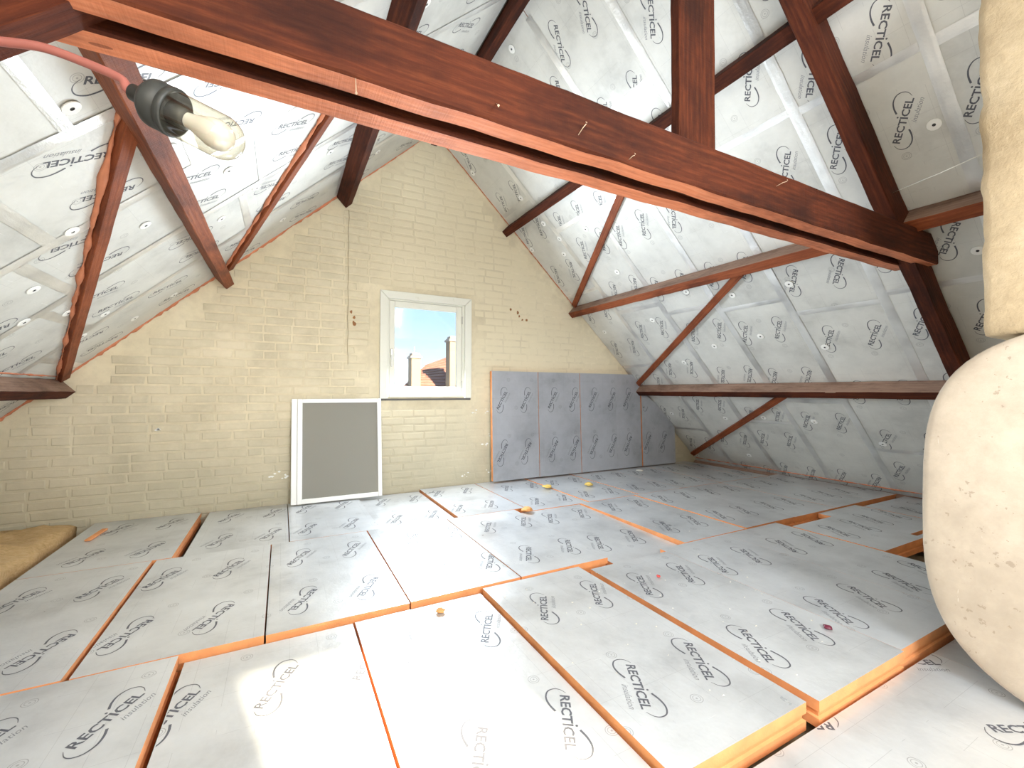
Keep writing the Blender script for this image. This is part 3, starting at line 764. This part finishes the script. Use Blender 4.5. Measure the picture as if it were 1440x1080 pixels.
# ------------------------------------------------------------------ insulation boards leaning against the gable
LEAN = [(2.025, 2.612, 0, 'leftmost foil-faced insulation board leaning on gable right of window, orange edge showing', 4.300),
        (2.615, 3.200, .028, 'second insulation board from the window in the row leaning on the gable', 4.295),
        (3.203, 3.757, .026, 'third insulation board from the window leaning on the gable', 4.290),
        (3.760, 4.180, .022, 'narrow strip of insulation board just left of the pale upright joint', 4.296)]
for x0, x1, dy, lab, yb_ in LEAN:
    tl = math.atan2(.045, 1.19); w = x1-x0
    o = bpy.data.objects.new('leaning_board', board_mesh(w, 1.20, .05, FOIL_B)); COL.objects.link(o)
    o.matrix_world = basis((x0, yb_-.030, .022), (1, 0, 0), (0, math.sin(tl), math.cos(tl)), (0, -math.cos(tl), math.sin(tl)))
    off = .12 if x0 < 2.1 else .19
    L_ = [(off, .30, -120), (off+.30, .30, -120), (off, .88, 60), (off+.30, .88, 60), (off+.60, .88, 60), (off+.6, .30, -120)]
    for lg_ in L_:
        pm = print_mesh(w, 1.20, [lg_])
        if pm: p = bpy.data.objects.new('printed_logo', pm); COL.objects.link(p); p.parent = o
    tag(o, lab, 'board', 'insulation boards leaning against the gable')
tl = math.atan2(.045, 1.19)
poly = ((0, 0), (.60, 0), (.60, .48), (.46, .69), (.0, .99))
o = bpy.data.objects.new('leaning_board', board_mesh(.60, 1.0, .05, FOIL_B, poly)); COL.objects.link(o)
o.matrix_world = basis((4.195, 4.262, .022), (1, 0, 0), (0, math.sin(tl), math.cos(tl)), (0, -math.cos(tl), math.sin(tl)))
for lg_ in ((.09, .30, -120), (.38, .30, -120), (.09, .86, 60)):
    pm = print_mesh(.56, .78, [lg_]); p = bpy.data.objects.new('printed_logo', pm); COL.objects.link(p); p.parent = o
tag(o, 'rightmost leaning board, its top cut at a slant to fit under the roof', 'board', 'insulation boards leaning against the gable')

# ------------------------------------------------------------------ insect screen leaning on the wall
sc_ = empty('window_screen', (.46, 4.25, .0)); tag(sc_, 'white framed insect screen with grey mesh leaning on the wall below the window', 'screen')
bpy.context.view_layer.update()
tl = math.atan2(.10, .93)
SM = basis((.075, 4.265, .004), (1, 0, 0), (0, math.sin(tl), math.cos(tl)), (0, -math.cos(tl), math.sin(tl)))
FR = plain('white_lacquer', (.87, .87, .84), .35)
def spart(name, x0, x1, y0, y1, z0, z1, mat, bev=.003):
    o = boxobj(name, (x0, x1, y0, y1, z0, z1), mat, None, bev); o.matrix_world = SM
    o.parent = sc_; o.matrix_parent_inverse = sc_.matrix_world.inverted(); return o
SW, SH = .775, .925
spart('stile', 0, .046, 0, SH, 0, .022, FR); spart('stile', .048, .088, 0, SH, .002, .026, FR); spart('stile', SW-.036, SW, 0, SH, 0, .022, FR)
spart('rail', .089, SW-.037, 0, .040, 0, .022, FR); spart('rail', .089, SW-.037, SH-.036, SH, 0, .022, FR)
MS = M('screen_mesh'); tr = MS.n('ShaderNodeBsdfTransparent'); mx = MS.n('ShaderNodeMixShader')
MS.set(Base_Color=(.36, .345, .30), Roughness=.7); mx.inputs[0].default_value = .62
MS.l(tr.outputs[0], mx.inputs[1]); MS.l(MS.b.outputs[0], mx.inputs[2]); MS.l(mx.outputs[0], MS.out.inputs[0])
spart('mesh_panel', .086, SW-.034, .037, SH-.033, .008, .010, MS.m, 0)

# ------------------------------------------------------------------ string hanging on the gable
bm = bmesh.new(); tube(bm, [(.545+.004*math.sin(i*1.7), DW-.012, 2.72-.0735*i) for i in range(21)], .0028, 6)
o = from_bm('wall_string', bm, plain('old_string', (.42, .33, .20), .9)); tag(o, 'thin brown string hanging straight down the gable wall left of window', 'string')
# thin wire from the rafter to the flue
bm = bmesh.new(); tube(bm, [(2.97, TF+.05, 2.10), (2.7, .85, 2.02), (2.42, .60, 1.94)], .0018, 6)
o = from_bm('wire', bm, plain('pale_wire', (.7, .68, .6), .5)); tag(o, 'thin pale wire stretched between the right rafter and the chimney flue', 'wire')

# ------------------------------------------------------------------ bulkhead lamp on its cable
lp = empty('hanging_lamp', (-.25, 1.10, 1.59)); tag(lp, 'unlit glass jar lamp with black cap hanging from a reddish cable', 'lamp')
bpy.context.view_layer.update()
A, B = Vector((-.222, 1.011, 1.532)), Vector((-.072, .958, 1.459))   # cap start, glass end
d = (B-A).normalized(); Lg = (B-A).length
q = d.to_track_quat('Z', 'Y').to_matrix().to_4x4(); LM = Matrix.Translation(A) @ q
def lathe(name, prof, mat, n=40, fr=1.22, fz=1.3):
    prof = [(a*fr, b*fz) for a, b in prof]
    bm = bmesh.new(); rg = []
    for rad, z in prof:
        rg.append([bm.verts.new((rad*math.cos(2*math.pi*i/n), rad*math.sin(2*math.pi*i/n), z)) for i in range(n)] if rad > 1e-5 else [bm.verts.new((0, 0, z))])
    for a, b in zip(rg, rg[1:]):
        for i in range(n):
            if len(a) == 1: bm.faces.new((a[0], b[i], b[(i+1) % n]))
            elif len(b) == 1: bm.faces.new((a[i], b[0], a[(i+1) % n]))
            else: bm.faces.new((a[i], a[(i+1) % n], b[(i+1) % n], b[i]))
    bmesh.ops.recalc_face_normals(bm, faces=bm.faces[:])
    o = from_bm(name, bm, mat, None, True); o.matrix_world = LM; o.parent = lp; o.matrix_parent_inverse = lp.matrix_world.inverted(); return o
BK = M('black_bakelite'); BK.set(Base_Color=(.022, .023, .021), Roughness=.5); BK.bump(BK.noise(60, 4), .1, .002); BK = BK.m
lathe('cap', [(0, -.022), (.012, -.022), (.0125, -.006), (.020, -.002), (.028, .002), (.0335, .008), (.0345, .012), (.0345, .026), (.0325, .028), (.0325, .030), (.0352, .031), (.0352, .038), (.034, .040), (.031, .040), (.030, .034), (0, .034)], BK)
lathe('lamp_holder', [(.0, .034), (.017, .034), (.017, .052), (.015, .056), (0, .056)], BK)
ge = Lg/1.3
GLS = M('clear_glass'); GLS.set(Base_Color=(.95, .93, .86), Roughness=.03)
g1 = GLS.n('ShaderNodeBsdfTransparent'); g1.inputs[0].default_value = (.90, .87, .78, 1); g2 = GLS.n('ShaderNodeBsdfGlossy'); g2.inputs['Roughness'].default_value = .04
lw = GLS.n('ShaderNodeLayerWeight'); lw.inputs[0].default_value = .42; mg = GLS.n('ShaderNodeMixShader')
GLS.l(GLS.ramp(lw.outputs['Facing'], [(0.0, (.07, .07, .07)), (.55, (.14, .14, .14)), (.8, (.35, .35, .35)), (1.0, (.85, .85, .85))]), mg.inputs[0]); GLS.l(GLS.ramp(lw.outputs['Facing'], [(0.0, (.93, .90, .82)), (.6, (.86, .82, .72)), (.95, (.50, .46, .38))]), g1.inputs[0]); GLS.l(g1.outputs[0], mg.inputs[1]); GLS.l(g2.outputs[0], mg.inputs[2]); GLS.l(mg.outputs[0], GLS.out.inputs[0])
ro = .0325; zr_ = ro*1.22/1.3; zc_ = ge-zr_
lathe('glass_jar', [(ro, .036), (ro, .045), (ro, zc_)]+[(ro*math.cos(a), zc_+zr_*math.sin(a)) for a in [math.pi/2*i/9 for i in range(1, 9)]]+[(0, ge)], GLS.m, 48)
OP = M('opal_bulb'); OP.set(Base_Color=(.55, .55, .54), Roughness=.22); OP.b.inputs['Subsurface Weight'].default_value = .15
lathe('bulb', [(.012, .050), (.0125, .062), (.015, .074), (.020, .088), (.0245, .100), (.0255, .110), (.0235, .121), (.018, .129), (.010, .1335), (0, .135)], OP.m, 40, 1.06, 1.17)
cab = bmesh.new()
st = A-d*.020
pts = [st, st-d*.018, Vector((-.268, 1.035, 1.572)), Vector((-.325, 1.065, 1.601)), Vector((-.390, 1.087, 1.621)), Vector((-.453, 1.109, 1.624)), Vector((-.52, 1.125, 1.622)), Vector((-.60, 1.14, 1.625)), Vector((-.64, 1.16, 1.66))]
def cat3(P, m=6):
    out = []; Q = [P[0]]+P+[P[-1]]
    for i in range(1, len(Q)-2):
        for j in range(m):
            t = j/m; a, b, c_, dd = Q[i-1], Q[i], Q[i+1], Q[i+2]
            out.append(.5*((2*b)+(c_-a)*t+(2*a-5*b+4*c_-dd)*t*t+(3*b-a-3*c_+dd)*t**3))
    return out+[P[-1]]
tube(cab, cat3(pts), .0078, 12)
o = from_bm('cable', cab, plain('red_rubber_cable', (.30, .095, .075), .55), None, True); o.parent = lp; o.matrix_parent_inverse = lp.matrix_world.inverted()

# ------------------------------------------------------------------ mineral wool batt at the left
bm = bmesh.new()
NX, NY = 26, 22; xa, xb, ya, yb_ = -2.32, -1.33, 3.02, 4.355
grid = []
for j in range(NY+1):
    rowv = []
    for i in range(NX+1):
        x = xa+(xb-xa)*i/NX; y = ya+(yb_-ya)*j/NY
        x += .035*noise.noise(Vector((y*5, 1, 0)))*(i/NX)**4
        h = .022+.045*noise.noise(Vector((x*5, y*5, 0)))+.022*noise.noise(Vector((x*17, y*17, 3)))
        if i == NX or j == NY or i == 0 or j == 0: h -= .02
        rowv.append(bm.verts.new((x, y, h)))
    grid.append(rowv)
for a, b in zip(grid, grid[1:]):
    for i in range(NX): bm.faces.new((a[i], a[i+1], b[i+1], b[i]))
bd = [e_ for e_ in bm.edges if e_.is_boundary]
ex = bmesh.ops.extrude_edge_only(bm, edges=bd)
nv = [g for g in ex['geom'] if isinstance(g, bmesh.types.BMVert)]
for v in nv: v.co.z = -.05; v.co.x += (.02 if v.co.x > -1.8 else -.02)*noise.noise(v.co*8)
ex = bmesh.ops.extrude_edge_only(bm, edges=[g for g in ex['geom'] if isinstance(g, bmesh.types.BMEdge) and g.is_boundary])
nv = [g for g in ex['geom'] if isinstance(g, bmesh.types.BMVert)]
for v in nv: v.co.z = -.135
bmesh.ops.recalc_face_normals(bm, faces=bm.faces[:])
MW = M('mineral_wool'); a_ = MW.noise(14, 8, .85, mapping=(1, 3.5, 4)); MW.set(Base_Color=MW.ramp(a_, [(.3, (.50, .30, .12)), (.5, (.78, .52, .24)), (.72, (.88, .68, .40))]), Roughness=.98); MW.bump(a_, .9, .02)
o = from_bm('mineral_wool_batt', bm, MW.m, None, True); tag(o, 'ragged ochre mineral wool batt lying at the left foot of the gable', 'insulation')
# smaller pieces of debris on the floor boards
def crumb(name, x, y, s, mat, lab, cat, z0=.004, flat=.4, grp=None, zz=0.0):
    bm = bmesh.new(); bmesh.ops.create_icosphere(bm, subdivisions=2, radius=s)
    for v in bm.verts:
        v.co *= 1+.55*noise.noise(v.co*(1.2/s)+Vector((x*5, y*5, 0))); v.co.z *= flat
    mn = min(v.co.z for v in bm.verts)
    for v in bm.verts: v.co.z -= mn
    o = from_bm(name, bm, mat, None, True); o.location = (x, y, zz); o.rotation_euler.z = x*3; tag(o, lab, cat, grp); return o
YF = foam_mat('yellow_foam', (.88, .62, .16)); OF = foam_mat('orange_foam_crumb', (.82, .40, .14))
crumb('foam_crumb', 2.41, 3.80, .055, YF, 'flat yellow foam scrap on the floor nearest the leaning boards, left of two', 'foam scrap', flat=.25, zz=.0125)
crumb('foam_crumb', 2.84, 3.66, .045, YF, 'round yellow foam scrap on the floor, right of two', 'foam scrap', flat=.45, zz=.0125)
crumb('foam_crumb', 1.80, 3.15, .045, OF, 'small orange foam scrap at a floor board joint in front of the leaning boards', 'foam scrap', flat=.4, zz=.001)
crumb('foam_plug', .655, 1.945, .020, OF, 'tiny orange foam plug on the sunlit floor board', 'foam scrap', flat=.5, zz=-.021)
crumb('plastic_chip', 2.03, 1.01, .016, plain('dark_red_plastic', (.12, .01, .03), .4), 'dark red chip lying on a board in front of the chimney', 'chip', flat=.5, zz=.0075)
crumb('plastic_chip', 1.79, 1.71, .011, plain('red_plastic', (.55, .05, .04), .4), 'tiny bright red chip on a floor board in mid floor', 'chip', flat=.5, zz=.0075)
crumb('plaster_scrap', 3.93, 4.05, .045, plain('plaster_white', (.85, .83, .76), .9), 'flat white plaster scrap at the foot of the leaning boards', 'plaster scrap', flat=.12, zz=.021)
bm = bmesh.new()
for q in range(90):
    if q % 2: x, y, z = random.uniform(.95, 2.3), random.uniform(.9, 1.95), .0055
    else: x, y, z = random.uniform(2.4, 4.4), random.uniform(2.1, 4.1), .0108
    a0 = random.uniform(0, 6.28); s_ = random.uniform(.002, .006)
    vv = [bm.verts.new((x+s_*math.cos(a0+t)*random.uniform(.5, 1.8), y+s_*math.sin(a0+t), z)) for t in (0, 2, 4)]
    tp = bm.verts.new((x, y, z+.003)); bm.faces.new(vv[::-1])
    for k_ in range(3): bm.faces.new((vv[k_], vv[(k_+1) % 3], tp))
o = from_bm('dust_flecks', bm, plain('pale_dust', (.72, .68, .58), .9)); tag(o, 'scattered pale dust flecks and crumbs on the floor boards', 'debris', None, 'stuff')
o = boxobj('foam_strip', (-.018, .018, -.13, .13, 0, .012), PIR, None, .004); o.location = (-1.12, 4.0, .001); o.rotation_euler.z = R(-4); tag(o, 'narrow orange foam strip lying on the far left board', 'foam scrap')

# ------------------------------------------------------------------ outside: the neighbour's roof and chimneys
nb = empty('neighbouring_house', (7.5, 26, -6)); tag(nb, 'neighbouring house seen through the window, red tiled roof and pale chimneys', 'house')
bpy.context.view_layer.update()
def npart(name, o):
    o.parent = nb; o.matrix_parent_inverse = nb.matrix_world.inverted(); return o
K = 1.6
def ex_(x, z, y=15.0): return Vector((x*K, y*K, (z-1)*K+1))
RT = M('red_roof_tile'); RT.set(Base_Color=RT.ramp(RT.noise(3, 4), [(.3, (.16, .062, .045)), (.7, (.23, .10, .075))]), Roughness=.8)
PB = plain('pale_brick', (.22, .17, .11), .9); PBW = plain('pale_render', (.26, .24, .21), .9)
# tiled slope: courses of tiles, each course its own step, facing left and forward
P0, P1, P2, P3 = ex_(3.66, 1.12), ex_(4.50, 1.93), ex_(5.62, 2.36), ex_(5.62, 1.02)
P1.y += 3.0; P2.y += 3.0; 
k_s = (P1.y)/(K*15); P1.x *= k_s; P1.z = (P1.z-1)*k_s+1; P2.x *= k_s; P2.z = (P2.z-1)*k_s+1
NC = 11
for i in range(NC):
    a0 = P0.lerp(P1, i/NC); a1 = P0.lerp(P1, (i+1)/NC+.01); b0 = P3.lerp(P2, i/NC); b1 = P3.lerp(P2, (i+1)/NC+.01)
    up = Vector((0, -.03, .07))
    bm = bmesh.new(); v = [bm.verts.new(p) for p in (a0+up, b0+up, b1, a1)]; w_ = [bm.verts.new(p) for p in (a0-up*.3, b0-up*.3, b1-up*.6, a1-up*.6)]
    bm.faces.new(v); bm.faces.new(w_[::-1])
    for k_ in range(4): bm.faces.new((v[k_], w_[k_], w_[(k_+1) % 4], v[(k_+1) % 4]))
    bmesh.ops.recalc_face_normals(bm, faces=bm.faces[:]); npart('tile_course', from_bm('tile_course', bm, RT.m))
npart('wall', boxobj('wall', (P0.x-.2, 12.5, 24.3, 32, -6, P0.z-.05), PBW, None, .02))
def chim(x0, x1, zt, y, name='chimney_stack', zb=1.0):
    a, b = ex_(x0, zt, y), ex_(x1, zt, y); z_ = ex_(x0, zb, y).z
    s = npart(name, boxobj(name, (a.x, b.x, a.y, a.y+.7, z_-1, a.z-.12), PB, None, .02))
    c_ = boxobj('chimney_cap', (a.x-.06, b.x+.06, a.y-.06, a.y+.76, a.z-.30, a.z-.18), PBW, None, .01); bpy.context.view_layer.update(); c_.parent = s; c_.matrix_parent_inverse = s.matrix_world.inverted()
    c_ = boxobj('chimney_crown', (a.x+.04, b.x-.04, a.y+.04, a.y+.6, a.z-.12, a.z), PBW, None, .02); c_.parent = s; c_.matrix_parent_inverse = s.matrix_world.inverted()
    return s
chim(3.86, 4.18, 2.30, 14.6); chim(5.08, 5.78, 2.90, 14.2)
bm = bmesh.new(); p = ex_(3.98, 2.28, 14.7); tube(bm, [p, p+Vector((0, 0, .38))], .025, 8); npart('antenna', from_bm('antenna', bm, METAL))
